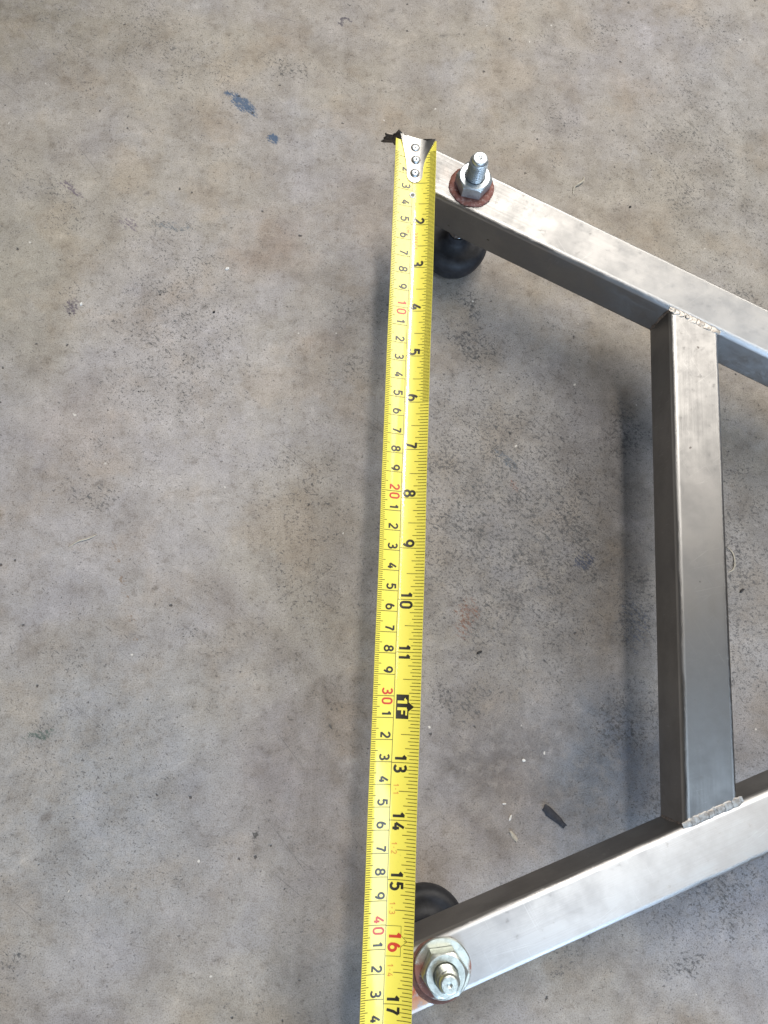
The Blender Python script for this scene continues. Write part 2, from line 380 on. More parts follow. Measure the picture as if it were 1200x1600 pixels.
def fix_normals(o):
    import bmesh
    bm = bmesh.new(); bm.from_mesh(o.data)
    bmesh.ops.recalc_face_normals(bm, faces=bm.faces); bm.to_mesh(o.data); bm.free()

# ------------------------------------------------------------------ floor
def vnoise(x, y, scale, seed):
    """smooth value noise on arrays"""
    tab = np.random.default_rng(seed).random((128, 128)); x, y = x * scale, y * scale
    i, j = np.floor(x).astype(int), np.floor(y).astype(int); fx, fy = x - i, y - j
    fx, fy = fx * fx * (3 - 2 * fx), fy * fy * (3 - 2 * fy); g = lambda a, b: tab[a % 128, b % 128]
    return (g(i, j) * (1 - fx) + g(i + 1, j) * fx) * (1 - fy) + (g(i, j + 1) * (1 - fx) + g(i + 1, j + 1) * fx) * fy - .5
xs = np.concatenate([[-400, -200, -100, -50, -36], np.arange(-32, 42.01, .22), [46, 60, 110, 200, 400]])
ys = np.concatenate([[-400, -200, -100, -50, -34], np.arange(-30, 58.01, .22), [62, 80, 120, 200, 400]])
gx, gy = np.meshgrid(xs, ys); X, Y = gx.ravel(), gy.ravel()
fl = bpy.data.meshes.new('floor')
nx, ny = len(xs), len(ys)
fl.from_pydata(np.stack([X * S, Y * S, X * 0], 1).tolist(), [], grid_faces(ny, nx))
wx = X + 1.5 * vnoise(X, Y, .55, 1) + .7 * vnoise(X, Y, 1.5, 2); wy = Y + 1.5 * vnoise(X, Y, .55, 3) + .7 * vnoise(X, Y, 1.5, 4)
sx_, sy_ = X + .35 * vnoise(X, Y, 1.8, 5), Y + .35 * vnoise(X, Y, 1.8, 6)
def blobmask(x, y, cx, cy, rx, ry, rot, soft):
    a = math.radians(rot); dx, dy = x - cx, y - cy
    r = np.hypot((dx * math.cos(a) + dy * math.sin(a)) / rx, (-dx * math.sin(a) + dy * math.cos(a)) / ry)
    t = np.clip((1 - r) / soft, 0, 1); return t * t * (3 - 2 * t)
dirt = np.zeros(len(X))
for (x, y, rx, ry, r) in FLOOR_MARKS: dirt = np.maximum(dirt, (.48 if x < 4 or y > 25 else .95) * blobmask(wx, wy, x, y, rx * 1.2, ry * 1.2, r, .9))
for (x, y, rx, ry, r, k) in FLOOR_BROAD: dirt = np.maximum(dirt, k * blobmask(wx, wy, x, y, rx, ry, r, .8))
def paint(lst, qx, qy, soft, hard):
    rgb = np.zeros((len(X), 3)); al = np.zeros(len(X))
    for (x, y, rx, ry, r, c, k) in lst:
        px, py = (qx, qy) if max(rx, ry) > 1.2 else (sx_, sy_)
        m = blobmask(px, py, x, y, rx * 1.15, ry * 1.15, r, soft if max(rx, ry) > 1.2 else hard) * k
        mm = np.minimum(m, 1)
        rgb = rgb * (1 - mm)[:, None] + np.array(c) * mm[:, None]; cov = al * (1 - mm) + m; al = cov
    rgb = np.where((al > 1e-4)[:, None], rgb / np.maximum(np.minimum(al, 1.0), 1e-4)[:, None], .2)
    return np.concatenate([np.clip(rgb, 0, 1), al[:, None]], 1)
at = fl.attributes.new('dirt', 'FLOAT', 'POINT'); at.data.foreach_set('value', dirt.astype(np.float32))
for nm, arr in (('stain_and_light', paint(FLOOR_STAINS_AND_LIGHT, wx, wy, .95, .6)), ('scuff', paint(FLOOR_SCUFFS, sx_, sy_, .8, .7))):  # soft stains layer carries the painted light and shade too
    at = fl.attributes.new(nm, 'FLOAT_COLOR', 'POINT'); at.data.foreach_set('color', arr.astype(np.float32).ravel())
fl.materials.append(M_floor)
floor = bpy.data.objects.new('floor', fl); COL.objects.link(floor)
tag(floor, 'worn scuffed grey beige concrete floor', None, None, 'structure')

# ------------------------------------------------------------------ welded frame
Wd, Hh, Rr = 2.69, 2.92, .30
aA, cA, aB, cB, aC, cC = .4552, 28.399, .3566, 15.2638, -.0523, 20.2078
nA = np.array([math.sin(aA), math.cos(aA)]); dA = np.array([math.cos(aA), -math.sin(aA)])
nB = np.array([math.sin(aB), -math.cos(aB)]); dB = np.array([math.cos(aB), math.sin(aB)])
nC = np.array([math.cos(aC), math.sin(aC)]); dC = np.array([-math.sin(aC), math.cos(aC)])   # dC points up the picture
def profile(w, h, r, seg=6):
    pts = []
    for (cx, cz, a0) in ((-r, -r, 0), (-w + r, -r, 90), (-w + r, -h + r, 180), (-r, -h + r, 270)):
        for k in range(seg + 1):
            a = math.radians(a0 + 90 * k / seg)
            pts.append((cx + r * math.cos(a), cz + r * math.sin(a)))
    return pts
def tube(name, n, d, c, s0, s1, mat, parent, cut0=None, cut1=None, nl=24, dz=0.0):
    """box section tube; n outward normal, line n.x = c is the outer face, d the axis"""
    prof = profile(Wd, Hh, Rr); npf = len(prof)
    inner = profile(Wd - .4, Hh - .4, .15); inner = [(q - .2, z - .2) for q, z in inner]
    per = [0.0]
    for i in range(1, npf): per.append(per[-1] + math.dist(prof[i], prof[i - 1]))
    V, U = [], []
    def ends(q):
        b = n * (c + q)
        e = []
        for s, cut in ((s0, cut0), (s1, cut1)):
            if cut is None: e.append(s)
            else: e.append((cut[1] - b @ cut[0]) / (d @ cut[0]))
        return b, e
    for k in range(nl + 1):
        for i, (q, z) in enumerate(prof):
            b, (e0, e1) = ends(q); s = e0 + (e1 - e0) * k / nl
            p = b + d * s
            V.append((p[0], p[1], z + dz)); U.append((per[i], s))
    F = grid_faces(nl + 1, npf, True)
    for which, row in ((0, 0), (1, nl)):          # open tube ends with a real wall thickness
        base = len(V)
        for depth in (0.0, 2.5):
            for i, (q, z) in enumerate(inner):
                b, e = ends(q); s = e[which] + (depth if which == 0 else -depth)
                p = b + d * s; V.append((p[0], p[1], z + dz)); U.append((per[i], s))
        for i in range(npf):
            j = (i + 1) % npf
            F.append((row * npf + i, row * npf + j, base + j, base + i))
            F.append((base + i, base + j, base + npf + j, base + npf + i))
    o = obj(name, V, F, mat, parent, 30, U); fix_normals(o)
    return o
frame = thing('welded_frame', 'welded brushed steel box tube frame standing on black rubber feet', 'metal frame', (14.0, 8.0, FLOOR))
sA0 = (np.array([5.35, 28.9]) @ dA); sB0 = (np.array([3.35, -14.9]) @ dB)
A_inner = (nA, cA - Wd); B_inner = (nB, cB - Wd)
railA = tube('rail', nA, dA, cA, sA0, sA0 + 60, M_railA, frame)
tag(railA, 'upper rail carrying the bolt with the red ringed nut')
railB = tube('rail', nB, dB, cB, sB0, 0, M_railB, frame, cut1=A_inner)
tag(railB, 'lower rail with orange rust beside the washer')
cross = tube('crossbar', nC, dC, cC, 0, 0, M_cross, frame, cut0=B_inner, cut1=A_inner, dz=-.02)

# weld beads -------------------------------------------------------
def weld(name, p0, p1, side, up, width, height, nrip, mat, seed):
    """bead of overlapping ripples along p0-p1; 'side' across, 'up' out of the joint"""
    r = np.random.default_rng(seed)
    p0, p1, side, up = map(lambda v: np.array(v, float), (p0, p1, side, up))
    L = np.linalg.norm(p1 - p0); nl, nc = nrip * 9, 17
    hs = .5 + .8 * r.random(nrip + 2); ws = .95 + .10 * r.random(nrip + 2); sh = (r.random(nrip + 2) - .5) * .05
    V = []
    for i in range(nl + 1):
        t = i / nl * nrip + .33 * math.sin(1.9 * i / nl * nrip + seed) + .22 * math.sin(4.7 * i / nl * nrip + 2 * seed)
        for j in range(nc):
            v = -1 + 2 * j / (nc - 1)
            tt = t + .42 * v * v                          # crescent shaped ripples
            k = int(min(nrip, max(0, math.floor(tt)))); f = tt - math.floor(tt)
            edge = min(1.0, (i / nl) * nrip * .9, (1 - i / nl) * nrip * .9)
            w = width * (ws[k] * (1 - .10 * (2 * f - 1) ** 2)) * (.55 + .45 * edge) * .5
            z = height * hs[k] * (1 - v * v) ** .6 * (.30 + .70 * f ** .8) * (.3 + .7 * edge)
            P = p0 + (p1 - p0) * (i / nl) + side * (v * w + sh[k]) + up * (z - .012)
            V.append(P)
    o = obj(name, V, grid_faces(nl + 1, nc), mat, frame, 50); fix_normals(o)
    return o
def crosspoint(q, cut):
    b = nC * (cC + q); s = (cut[1] - b @ cut[0]) / (dC @ cut[0]); return b + dC * s
n3 = lambda v, z=0.0: np.array([v[0], v[1], z])
pa, pb = crosspoint(-Wd - .05, A_inner), crosspoint(.08, A_inner)
weld('weld_bead', n3(pa - nA * .02, -.02), n3(pb - nA * .02, -.02), n3(nA), (0, 0, 1), .40, .060, 9, M_weld, 4)
pc, pd = crosspoint(-Wd - .08, B_inner), crosspoint(.25, B_inner)
weld('weld_bead', n3(pc - nB * .05, -.02), n3(pd - nB * .05, -.02), n3(nB), (0, 0, 1), .44, .046, 10, M_weld, 9)
# corner welds running down the joints
for (pt, nn, sgn, sd) in ((crosspoint(-Wd, A_inner), nA, -1, 1), (crosspoint(-Wd, B_inner), nB, -1, 2), (crosspoint(0, A_inner), nA, 1, 3), (crosspoint(0, B_inner), nB, 1, 5)):
    out = (nC * sgn - nn); out /= np.linalg.norm(out); sdv = (nC * sgn + nn); sdv /= np.linalg.norm(sdv)
    weld('corner_weld', n3(pt, -.15), n3(pt, -Hh + .2), n3(sdv), n3(out), .26, .12, 6, M_burnt, 20 + sd)

# ------------------------------------------------------------------ levelling bolts and feet
def hexr(a, af): 
    k = (a + math.pi / 6) % (math.pi / 3) - math.pi / 6
    return af / 2 / math.cos(k)
def hex_nut(name, c, z0, h, af, hole, rot, mat, parent, flange=0.0):
    prof = []
    n = 72
    if flange: prof += [('c', flange, 0), ('c', flange, .10), ('c', flange - .14, .22)]
    prof += [('h', 0, .22 if flange else 0.0)] if flange else [('h', -.06, 0), ('h', 0, .07)]
    prof += [('h', 0, h * t) for t in (.55, .72, .80, .86, .91, .95, 1.0)]
    prof += [('c', af / 2 * .93, h), ('c', hole + .10, h), ('c', hole, h - .08), ('c', hole, 0)]
    V = []
    for kind, r, z in prof:
        for j in range(n):
            a = 2 * math.pi * j / n
            if kind == 'h':
                rr = hexr(a, af) + r
                if z > h * .5: rr = min(rr, af / 2 * .95 + (h - z) * 1.7)
            else: rr = r
            V.append((c[0] + rr * math.cos(a + rot), c[1] + rr * math.sin(a + rot), z0 + z))
    F = grid_faces(len(prof), n, True)
    o = obj(name, V, F, mat, parent, 24); fix_normals(o); return o
def stud(name, c, z0, z1, r, mat, parent, plain=.28, tip=.40):
    n, pitch = 40, .15
    V, zs = [], list(np.arange(z0, z1 - plain, pitch / 8))
    for z in zs:
        for j in range(n):
            f = ((z / pitch) - j / n) % 1.0
            g = abs(2 * f - 1)
            rr = r - .11 * min(1, max(0, 1.25 - 1.6 * g))
            V.append((c[0] + rr * math.cos(2 * math.pi * j / n), c[1] + rr * math.sin(2 * math.pi * j / n), z))
    e = z1 - plain
    for rr, z in ((r - .05, e + .02), (r - .10, e + .05), (tip + .015, e + .08), (tip, e + .12), (tip, z1 - .06), (tip - .025, z1 - .02), (tip - .07, z1), (.12, z1), (.10, z1 - .012), (.0001, z1 - .03)):
        for j in range(n): V.append((c[0] + rr * math.cos(2 * math.pi * j / n), c[1] + rr * math.sin(2 * math.pi * j / n), z))
    o = obj(name, V, grid_faces(len(V) // n, n, True), mat, parent, 24); fix_normals(o); return o
def levelling(c, z_top, rot, zinc, nut_af, washer_r, rusty):
    st = stud('threaded_stud', c, FLOOR + 1.6, z_top, .50, zinc, frame)
    r = np.random.default_rng(int(c[0] * 10))
    ph = r.random(4) * 6.28
    def jit(i, a, rr, z):
        w = .020 * math.sin(3 * a + ph[0]) + .010 * math.sin(7 * a + ph[1]) + .012 * math.sin(13 * a + ph[2]) * math.sin(2 * a) + .01 * math.sin(29 * a) * math.sin(3 * a + 1) if rusty else .008 * math.sin(7 * a)
        k = 1 if rr > washer_r * .85 else .3
        return rr + w * k, z + (.025 * math.sin(8 * a + ph[3]) * (z > .05) if rusty else 0)
    if rusty:
        V, F = lathe([(washer_r, .005), (washer_r + .02, .06), (washer_r - .05, .14), (washer_r - .22, .17), (.95, .15), (.55, .15), (.55, .005)], c, 96, jit)
        wz = .15
        w = obj('washer', V, F, M_rust, st, 40); tag(w, 'rust red crusted washer')
    else:
        V, F = lathe([(washer_r + .06, .004), (washer_r + .08, .05), (washer_r - .02, .09), (.55, .09), (.55, .004)], (c[0] - .13, c[1] - .07), 96, lambda i, a, rr, z: (rr + (.05 * math.sin(a + 2.6) + .02 * math.sin(3 * a + 1) + .012 * math.sin(13 * a) * math.sin(2 * a)) * (rr > 1.2), z))
        g = obj('gasket', V, F, M_gasket, st, 40); tag(g, 'thin rust brown ring under the washer')
        V, F = lathe([(washer_r - .02, .095), (washer_r, .12), (washer_r, .20), (washer_r - .04, .235), (.55, .235), (.55, .095)], c, 96, jit)
        wz = .235
        w = obj('washer', V, F, M_halfrust, st, 40); tag(w, 'grey washer rusting on one side')
    fix_normals(w)
    hex_nut('nut', c, wz, .84, nut_af, .47, rot, zinc, st)
    hex_nut('lock_nut', c, -Hh - .98, .60, nut_af * .92, .47, rot + .3, M_burnt, st)
    # rubber foot: broad puck with a dished top round the stud
    b = FLOOR
    prof = [(.02, b + .002), (1.42, b + .002), (1.55, b + .04), (1.74, b + .24), (1.80, b + .34), (1.94, b + .72), (2.03, b + 1.15), (2.06, b + 1.45), (2.04, b + 1.75), (1.96, b + 1.98), (1.80, b + 2.12), (1.58, b + 2.16), (1.40, b + 2.10), (1.10, b + 2.12), (.80, b + 2.22),
            (.68, b + 2.40), (.64, b + 2.70), (.60, b + 2.80), (.50, b + 2.82), (.0001, b + 2.82)]
    V, F = lathe(prof, c, 72)
    f = obj('rubber_foot', V, F, M_rubber, st, 45); fix_normals(f)
    return st
boltA, boltB = (7.75, 26.39), (5.49, -12.78)
s1 = levelling(boltA, 2.47, .35, M_zinc, 1.72, 1.24, True); tag(s1, 'tall bluish zinc threaded stud of the upper rail')
s2 = levelling(boltB, 2.12, .62, M_zinc2, 1.78, 1.28, False); tag(s2, 'greenish zinc threaded stud of the lower rail')

# ------------------------------------------------------------------ tape measure
O2 = np.array([4.552, 28.976]); ta = -.0393
tn = np.array([math.cos(ta), math.sin(ta)]); td = np.array([math.sin(ta), -math.cos(ta)])
RC, SH, U0, Z0 = 2.6, 1.165, .10, .035         # curl radius, half arc width, centre offset, lowest height
def tp(t, s, dz=0.0):
    a = s / RC; wob = .012 * math.sin(t * .31) + .006 * math.sin(t * .83 + 1)
    u = U0 + RC * math.sin(a) - dz * math.sin(a) + wob
    z = Z0 + RC * (1 - math.cos(a)) + dz * math.cos(a)
    p = O2 + tn * u + td * t
    return (p[0], p[1], z)
tape = thing('tape_measure', 'yellow steel tape measure blade laid across both rail ends', 'tape measure', (3.6, 7.0, FLOOR))
TE = 56.0
V = []; ns, nt = 41, 120
for k in (0.0, -.025):
    for i in range(nt):
        for j in range(ns): V.append(tp(TE * i / (nt - 1), -SH + 2 * SH * j / (ns - 1), k))
F = grid_faces(nt, ns) + grid_faces(nt, ns, base=nt * ns, flip=True)
B = nt * ns
for i in range(nt - 1):
    for j in (0, ns - 1): F.append((i * ns + j, (i + 1) * ns + j, B + (i + 1) * ns + j, B + i * ns + j))
for j in range(ns - 1):
    for i in (0, nt - 1): F.append((i * ns + j, i * ns + j + 1, B + i * ns + j + 1, B + i * ns + j))
blade = obj('blade', V, F, M_yellow, tape, 30); fix_normals(blade)

LIFT = .006
class Ink:
    def __init__(self): self.V, self.F, self.k = [], [], 0
    def quad_line(self, t0, s0, t1, s1, w):
        """straight printed line between two points of the blade"""
        L = math.hypot(t1 - t0, s1 - s0); nt_, ns_ = -(s1 - s0) / L * w / 2, (t1 - t0) / L * w / 2
        m = max(1, int(abs(s1 - s0) / .12) , int(abs(t1 - t0) / 2.0)); b = len(self.V); dz = LIFT + .0006 * (self.k % 4); self.k += 1
        for i in range(m + 1):
            f = i / m; t, s = t0 + (t1 - t0) * f, s0 + (s1 - s0) * f
            self.V += [tp(t + nt_, s + ns_, dz), tp(t - nt_, s - ns_, dz)]
        for i in range(m): self.F.append((b + 2 * i, b + 2 * i + 1, b + 2 * i + 3, b + 2 * i + 2))
    def stroke(self, pts, w, place, dz):
        pts = [np.array(p, float) for p in pts]; n = len(pts); b = len(self.V)
        closed = np.linalg.norm(pts[0] - pts[-1]) < 1e-6
        for i in range(n):
            a = pts[i - 1] if i > 0 else (pts[-2] if closed else None)
            c = pts[i + 1] if i < n - 1 else (pts[1] if closed else None)
            d1 = None if a is None else (pts[i] - a) / (np.linalg.norm(pts[i] - a) + 1e-9)
            d2 = None if c is None else (c - pts[i]) / (np.linalg.norm(c - pts[i]) + 1e-9)
            if d1 is None: d = d2; k = 1
            elif d2 is None: d = d1; k = 1
            else:
                d = d1 + d2; l = np.linalg.norm(d)
                d = d / l if l > 1e-6 else d1
                k = 1 / max(.45, abs(d @ d1))
            nrm = np.array([-d[1], d[0]]) * w / 2 * k
            for q in (pts[i] + nrm, pts[i] - nrm): self.V.append(place(q, dz))
        for i in range(n - 1): self.F.append((b + 2 * i, b + 2 * i + 1, b + 2 * i + 3, b + 2 * i + 2))
    def poly(self, P, dz):
        b = len(self.V); self.V += [tp(t, s, dz) for t, s in P]; self.F.append(tuple(range(b, b + len(P))))
    def build(self, name, mat, parent, label=None):
        o = obj(name, self.V, self.F, mat, parent, 0)
        if label: o['label'] = label
        # printed faces look away from the blade
        me = o.data
        for p in me.polygons:
            if p.normal.z < 0: p.flip()
        return o
def arc(cx, cy, rx, ry, a0, a1, n=14):
    return [(cx + rx * math.cos(math.radians(a0 + (a1 - a0) * i / n)), cy + ry * math.sin(math.radians(a0 + (a1 - a0) * i / n))) for i in range(n + 1)]
def line(*p):
    out = []
    for a, b in zip(p[:-1], p[1:]):
        m = max(1, int(math.dist(a, b) / .15))
        out += [(a[0] + (b[0] - a[0]) * i / m, a[1] + (b[1] - a[1]) * i / m) for i in range(m)]
    return out + [p[-1]]
G = {   # glyph: (advance, strokes) in a box one unit tall
 '0': (.62, [arc(.30, .70, .25, .30, 0, 180) + arc(.30, .30, .25, .30, 180, 360) + [(.55, .70)]]),
 '1': (.44, [line((.04, .74), (.27, .99)), line((.27, 1.03), (.27, 0))]),
 '2': (.62, [arc(.30, .72, .25, .27, 165, -20) + line((.50, .56), (.06, .03)), line((.02, .02), (.58, .02))]),
 '3': (.62, [arc(.28, .75, .24, .24, 150, -90, 16), arc(.28, .27, .28, .27, 90, -150, 18), line((.20, .51), (.30, .51))]),
 '4': (.64, [line((.42, 1.0), (.03, .27)), line((.03, .27), (.62, .27)), line((.45, .58), (.45, 0))]),
 '5': (.62, [line((.54, .98), (.13, .98), (.08, .52)), arc(.29, .33, .27, .32, 140, -150, 18)]),
 '6': (.62, [arc(.30, .31, .26, .30, 0, 360, 24), arc(.46, .36, .42, .66, 175, 118, 8)]),
 '7': (.58, [line((.03, .97), (.55, .97)), line((.54, .97), (.36, .58), (.22, 0))]),
 '8': (.62, [arc(.30, .76, .22, .23, 0, 360, 24), arc(.30, .27, .27, .26, 0, 360, 24)]),
 '9': (.62, [arc(.30, .69, .26, .30, 0, 360, 24), arc(.14, .64, .42, .66, -5, -62, 8)]),
 'F': (.56, [line((.10, 0), (.10, 1.0)), line((.10, .96), (.52, .96)), line((.10, .52), (.46, .52))]),
 'E': (.56, [line((.10, 0), (.10, 1.0)), line((.10, .96), (.50, .96)), line((.10, .50), (.44, .50)), line((.10, .04), (.50, .04))]),
 'T': (.56, [line((.28, 0), (.28, 1.0)), line((.02, .96), (.54, .96))]),
 'M': (.78, [line((.09, 0), (.09, 1.0)), line((.09, 1.0), (.38, .3)), line((.38, .3), (.67, 1.0)), line((.67, 1.0), (.67, 0))]),
 '-': (.40, [line((.06, .45), (.32, .45))]),
}
def write(ink, text, t, s, h, w, gap=.10, width=1.0):
    """text runs down the blade from t, its foot at s, its head towards +s"""
    x = t
    for ch in text:
        adv, strokes = G[ch]
        for si, st_ in enumerate(strokes):
            ink.stroke(st_, w / h, lambda q, dz, x=x: tp(x + q[0] * h * width, s + q[1] * h, dz), LIFT + .0012 * (si + 1))
        x += (adv + gap) * h * width
    return x
MID = -.105
ticks, inches = Ink(), Ink()
ticks.quad_line(2.5, MID, TE - .1, MID, .024)
for mm in range(8, int(TE * 10)):
    t = mm / 10
    if t > 50: break
    L = MID if mm % 10 == 0 else (-SH + .36 if mm % 5 == 0 else -SH + .23)
    ticks.quad_line(t, -SH + .01, t, L, .026)
k32 = 0
for k in range(8, 20 * 32):
    t = k / 32 * 2.54
    if k >= 6 * 32 and k % 2: continue
    if k % 32 == 0: s0 = MID
    elif k % 16 == 0: s0 = SH - .88
    elif k % 8 == 0: s0 = SH - .66
    elif k % 4 == 0: s0 = SH - .54
    elif k % 2 == 0: s0 = SH - .45
    else: s0 = SH - .34
    if t < 2.45 and s0 < .45: s0 = .62
    if abs(t - 30.48) < .72 and s0 < .58: s0 = .60
    if 39.95 < t < 41.35 and s0 < .70: s0 = .72
    ticks.quad_line(t, s0, t, SH - .01, .026)
HC, HI = .43, .53
SC = -.675
def number(name, mat, items, h, w, s):
    k = Ink()
    for ch, t in items: write(k, ch, t, s, h, w)
    k.build(name, mat, blade)
for cm in range(2, 50):
    if cm % 10 == 0:
        number('centimetre_number', M_red, ((str(cm)[0], cm - .36), ('0', cm + .10)), HC + .03, .088, SC)
    else:
        d = str(cm % 10); adv = G[d][0] * HC
        off = -.08 - adv if cm % 10 != 1 or cm < 10 else -.10 - adv
        number('centimetre_number', M_black, ((d, cm + off),), HC, .090, SC)
for n_ in range(2, 20):
    t = n_ * 2.54
    if n_ == 12: continue
    tx = str(n_)
    if len(tx) == 1: it = ((tx, t - .07 - G[tx][0] * HI),)
    else: it = ((tx[0], t - .10 - G[tx[0]][0] * HI), (tx[1], t + .10))
    number('inch_number', M_red if n_ == 16 else M_black, it, HI, .118, .045)
# foot flag: black box with a pointer and pale lettering
ft = 30.48
b0 = LIFT + .001
for k in range(10): inches.poly([(ft - .56, .06 * k), (ft + .56, .06 * k), (ft + .56, .06 * k + .06), (ft - .56, .06 * k + .06)], b0)
inches.poly([(ft - .21, .60), (ft + .21, .60), (ft, .86)], b0)
flag = Ink()
for ch, x0 in (('1', ft - .40), ('F', ft + .03)):
    for st_ in G[ch][1]: flag.stroke(st_, .19, lambda q, dz, x=x0: tp(x + q[0] * .70, .06 + q[1] * .45, dz), LIFT + .003 + .0004 * len(flag.V) / 40)
# pentagon round the red sixteen
a16 = 16 * 2.54
for p, q in (((a16 - .62, MID), (a16 - .62, .58)), ((a16 - .62, .58), (a16 - .24, .58)), ((a16 - .24, .58), (a16, .86)), ((a16, .86), (a16 + .24, .58)), ((a16 + .24, .58), (a16 + .62, .58)), ((a16 + .62, .58), (a16 + .62, MID))):
    ticks.quad_line(p[0], p[1], q[0], q[1], .018)
def caption(text, *a):
    k = Ink(); write(k, text, *a); k.build('small_print', M_orange, blade)
caption('33FEET', 5.55, .06, .20, .024, .22, 1.1)
caption('10M', 5.15, -.34, .18, .024, .22, 1.1)
for k, tx in ((13.5, '1-1'), (14.5, '1-2'), (15.5, '1-3'), (16.5, '1-4'), (17.5, '1-5')):
    caption(tx, k * 2.54 - .32, .03, .24, .026, .30, 1.0)
gm = ticks.build('graduation_marks', M_line, blade); gm['kind'] = 'stuff'
inches.build('foot_flag', M_black, blade)
flag.build('foot_flag_lettering', M_yellow, blade)

# end hook -----------------------------------------------------------
hc = -.02
rows = [(-.02, -.97, 1.14), (.25, -.86, 1.02), (.55, -.74, .84), (.9, -.62, .65), (1.25, -.53, .52), (1.6, -.475, .455), (1.9, -.46, .44), (2.1, -.45, .43)]
for k in range(1, 9):
    a = math.radians(90 * k / 8); rows.append((2.1 + .44 * math.sin(a), hc + (-.43) * math.cos(a), hc + .45 * math.cos(a) + 1e-4))
nc = 15; V = []
for dz in (.055, .012):
    for (t, l, r_) in rows:
        for j in range(nc):
            s = l + (r_ - l) * j / (nc - 1)
            k = max(0.0, 1 - t / 1.3)
            V.append(tp(t - k * (.05 + .33 * (1.14 - s) / 2.1), s, dz + .05 * k * (abs(s) > .75)))
nr = len(rows); F = grid_faces(nr, nc) + grid_faces(nr, nc, base=nr * nc, flip=True); B = nr * nc
for i in range(nr - 1):
    for j in (0, nc - 1): F.append((i * nc + j, (i + 1) * nc + j, B + (i + 1) * nc + j, B + i * nc + j))
for j in range(nc - 1):
    for i in (0, nr - 1): F.append((i * nc + j, i * nc + j + 1, B + i * nc + j + 1, B + i * nc + j))
hook = obj('end_hook', V, F, M_chrome, tape, 40); fix_normals(hook)
# bent-down claw with a toothed lug on the left
claw = [(-.90, .44), (-1.05, .13), (-1.18, .04), (-1.55, .10), (-1.63, .04), (-1.57, -.22), (-1.69, -.36), (-1.64, -.52), (-1.81, -.70), (-1.66, -.76), (-1.12, -.72), (-1.03, -.92), (-.85, -.87), (.55, -.80), (.75, -.5), (.98, .30), (.5, .12), (.1, .06), (-.3, .10), (-.65, .24)]
V = []
for dy in (-.40, -.34):
    for u, z in claw:
        k = max(0, (u + .9)) / 2.1 * .33
        p = O2 + tn * u + td * (dy + k - .02 + .10 * min(0, z)); V.append((p[0], p[1], z))
m = len(claw); F = [tuple(range(m)), tuple(range(2 * m - 1, m - 1, -1))] + [(i, (i + 1) % m, m + (i + 1) % m, m + i) for i in range(m)]
cl = obj('claw', V, F, M_darkhook, hook, 0); fix_normals(cl)
def rivet(t, s, r, h, name, mat, ring=False):
    if not ring:
        V = [tp(t + (r + .045) * math.sin(2 * math.pi * j / 28), s + (r + .045) * math.cos(2 * math.pi * j / 28), .060) for j in range(28)]  # flat dark disc stands for the shadowed gap round the rivet
        fix_normals(obj('rivet_gap_shade', V, [tuple(range(28))], M_darkhook, hook, 0))
    V = []; prof = [(r, .03), (r, .055 + h * .35), (r * .85, .055 + h * .75), (r * .55, .055 + h), (r * .25, .055 + h * .9), (.001, .055 + h * .62)]
    if ring: prof = [(r, .005), (r * .95, h * .7), (r * .8, h), (r * .58, h * .7), (r * .5, .006)]
    for rr, dz in prof:
        for j in range(28):
            a = 2 * math.pi * j / 28; V.append(tp(t + rr * math.sin(a), s + rr * math.cos(a), dz))
    o = obj(name, V, grid_faces(len(prof), 28, True), mat, hook if not ring else blade, 45); fix_normals(o); return o
rivet(1.15, .02, .23, .11, 'rivet', M_zinc); rivet(1.98, -.01, .24, .11, 'rivet', M_zinc)
rivet(.38, -.03, .22, .07, 'rivet', M_zinc)
rivet(3.30, -.085, .18, .04, 'eyelet', M_white_metal, True)
V = [tp(3.30 + .085 * math.sin(2 * math.pi * j / 24), -.085 + .085 * math.cos(2 * math.pi * j / 24), .009) for j in range(24)]
o = obj('eyelet_hole', V, [tuple(range(24))], M_black, blade, 0)
fix_normals(o)

# ------------------------------------------------------------------ litter on the floor
M_flake = simple('dark_rubber_scrap', (.022, .024, .032), .6, dark=(.06, .06, .075), k=.5, scale=6)
M_white = simple('pale_chip', (.72, .70, .66), .5, dark=(.5, .47, .42), k=.5, scale=8)
M_straw = simple('straw_fibre', (.46, .42, .345), .6, dark=(.32, .27, .2), k=.6, scale=8)
M_crumb = simple('black_crumb', (.02, .018, .018), .7)
def chip(name, x, y, L, w, rot, h, mat, label, cat, seed, group=None):
    r = np.random.default_rng(seed); n = 14
    ring = []
    for j in range(n):
        a = 2 * math.pi * j / n; k = 1 + .30 * (r.random() - .5)
        q = .5 if name == 'rubber_scrap' else 1.0
        ca_, sa_ = math.cos(a), math.sin(a)
        ring.append((L / 2 * math.copysign(abs(ca_) ** q, ca_) * k, w / 2 * math.copysign(abs(sa_) ** q, sa_) * k * (.75 + .35 * (ca_ < 0) if q < 1 else 1)))
    ca, sa = math.cos(math.radians(rot)), math.sin(math.radians(rot))
    V = []
    for sc, z in ((1.0, .0), (1.0, h * .5), (.72, h)):
        for (a, b) in ring:
            a_, b_ = a * sc, b * sc
            lift = h * 1.2 * (a / L * 2) ** 2 if L > .4 else 0
            V.append((x + a_ * ca - b_ * sa, y + a_ * sa + b_ * ca, FLOOR + .003 + z + lift + h * .25 * r.random() * (z > 0)))
    V.append((x, y, FLOOR + .003 + h)); c = len(V) - 1
    F = grid_faces(3, n, True) + [tuple(range(n))[::-1]] + [(2 * n + j, 2 * n + (j + 1) % n, c) for j in range(n)]
    o = obj(name, V, F, mat, None, 40); fix_normals(o)
    return tag(o, label, cat, group)
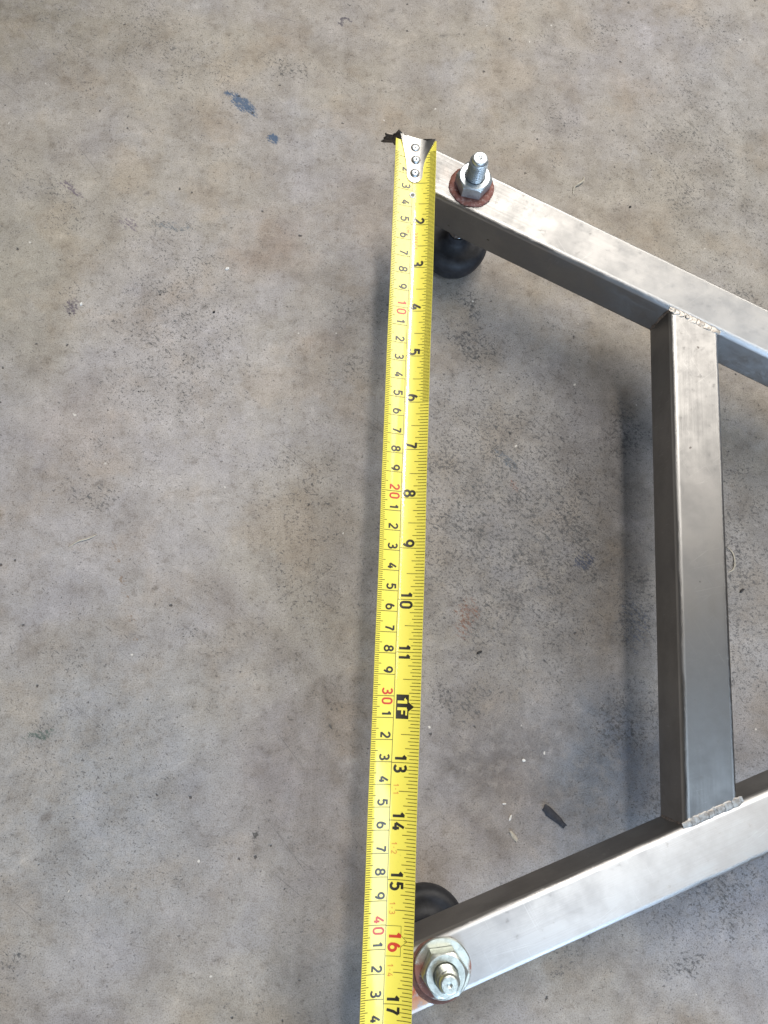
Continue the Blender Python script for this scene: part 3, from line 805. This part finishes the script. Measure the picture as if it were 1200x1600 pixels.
def strand(name, pts, r0, mat, label, cat, seed):
    r = np.random.default_rng(seed); P = []
    pts = [np.array(p, float) for p in pts]
    for i in range(len(pts) - 1):                      # smooth curve through the points
        p0, p1, p2, p3 = pts[max(0, i - 1)], pts[i], pts[i + 1], pts[min(len(pts) - 1, i + 2)]
        for k in range(6):
            t = k / 6; P.append(.5 * (2 * p1 + (p2 - p0) * t + (2 * p0 - 5 * p1 + 4 * p2 - p3) * t * t + (3 * p1 - p0 - 3 * p2 + p3) * t ** 3))
    P.append(pts[-1]); n = 6; V = []
    for i, p in enumerate(P):
        a, b = P[max(0, i - 1)], P[min(len(P) - 1, i + 1)]; d = (b - a)[:2]; d = d / (np.linalg.norm(d) + 1e-9); q = np.array([-d[1], d[0]])
        rr = r0 * (.35 + .65 * math.sin(math.pi * min(.95, max(.05, i / (len(P) - 1))))) * (.8 + .4 * r.random())
        for j in range(n):
            a = 2 * math.pi * j / n
            V.append((p[0] + q[0] * rr * math.cos(a), p[1] + q[1] * rr * math.cos(a), FLOOR + p[2] + rr * .6 * (1 + math.sin(a))))
    F = grid_faces(len(P), n, True) + [tuple(range(n)), tuple(range(len(V) - n, len(V)))]
    o = obj(name, V, F, mat, None, 60); fix_normals(o); return tag(o, label, cat)
chip('rubber_scrap', 12.95, -7.75, 1.55, .46, -42, .05, M_flake, 'dark blue black rubber scrap lying between crossbar and lower rail', 'scrap', 1)
strand('wood_shaving', [(16.05, 31.25, .003), (16.15, 31.75, .05), (16.55, 32.05, .09), (16.8, 32.3, .06), (16.85, 32.6, .01)], .075, M_straw, 'curled pale wood shaving on the floor above the upper rail', 'shaving', 2)
chip('paint_chip', 10.62, -8.75, .72, .24, -55, .04, M_straw, 'long pale grey chip, lowest of the three beside the rubber scrap', 'chip', 3)
chip('paint_chip', 10.47, -7.80, .32, .13, 65, .04, M_white, 'short white chip, middle of the three beside the rubber scrap', 'chip', 4)
chip('paint_chip', 10.15, -7.05, .22, .10, 0, .03, M_white, 'tiny white chip, topmost of the three beside the rubber scrap', 'chip', 5)
chip('paint_chip', 11.35, -4.75, .20, .17, 0, .04, M_white, 'tiny round white chip between tape blade and crossbar above the scrap', 'chip', 6)
chip('paint_chip', -6.41, 24.86, .26, .20, 20, .06, M_white, 'small white chip below the brown stained spot left of the tape', 'chip', 7)
chip('paint_chip', -15.10, 22.13, .24, .15, 70, .05, M_white, 'small white chip beside the dark scuff at far left', 'chip', 8)
strand('fibre', [(24.45, 7.6, .003), (24.75, 7.2, .03), (24.8, 6.6, .05), (24.65, 6.2, .03), (24.35, 6.05, .003)], .05, M_straw, 'curled pale fibre on the floor right of the crossbar', 'fibre', 9)
chip('crumb', 25.1, 4.95, .36, .15, 40, .07, M_crumb, 'black crumb right of the crossbar below the pale fibre', 'crumb', 10)
chip('crumb', 8.97, 1.25, .38, .14, 25, .06, M_crumb, 'thin black crumb on the floor close right of the tape', 'crumb', 11)
chip('crumb', 13.0, -11.2, .30, .16, 50, .07, M_crumb, 'black crumb tucked against the inner side of the lower rail', 'crumb', 12)
chip('crumb', 20.1, 26.25, .20, .17, 0, .09, M_crumb, 'round black crumb beside the outer edge of the upper rail', 'crumb', 13)
chip('crumb', 19.9, 30.5, .17, .13, 30, .07, M_crumb, 'tiny black crumb right of the curled wood shaving', 'crumb', 14)
chip('crumb', -7.1, 21.9, .16, .13, 30, .07, M_crumb, 'tiny black crumb left of the tape below the white chip', 'crumb', 15)
strand('straw_splinter', [(-14.6, 7.1, .003), (-14.1, 7.45, .03), (-13.6, 7.6, .04), (-13.1, 7.85, .003)], .05, M_straw, 'thin tan splinter on the floor near the left edge', 'splinter', 16)
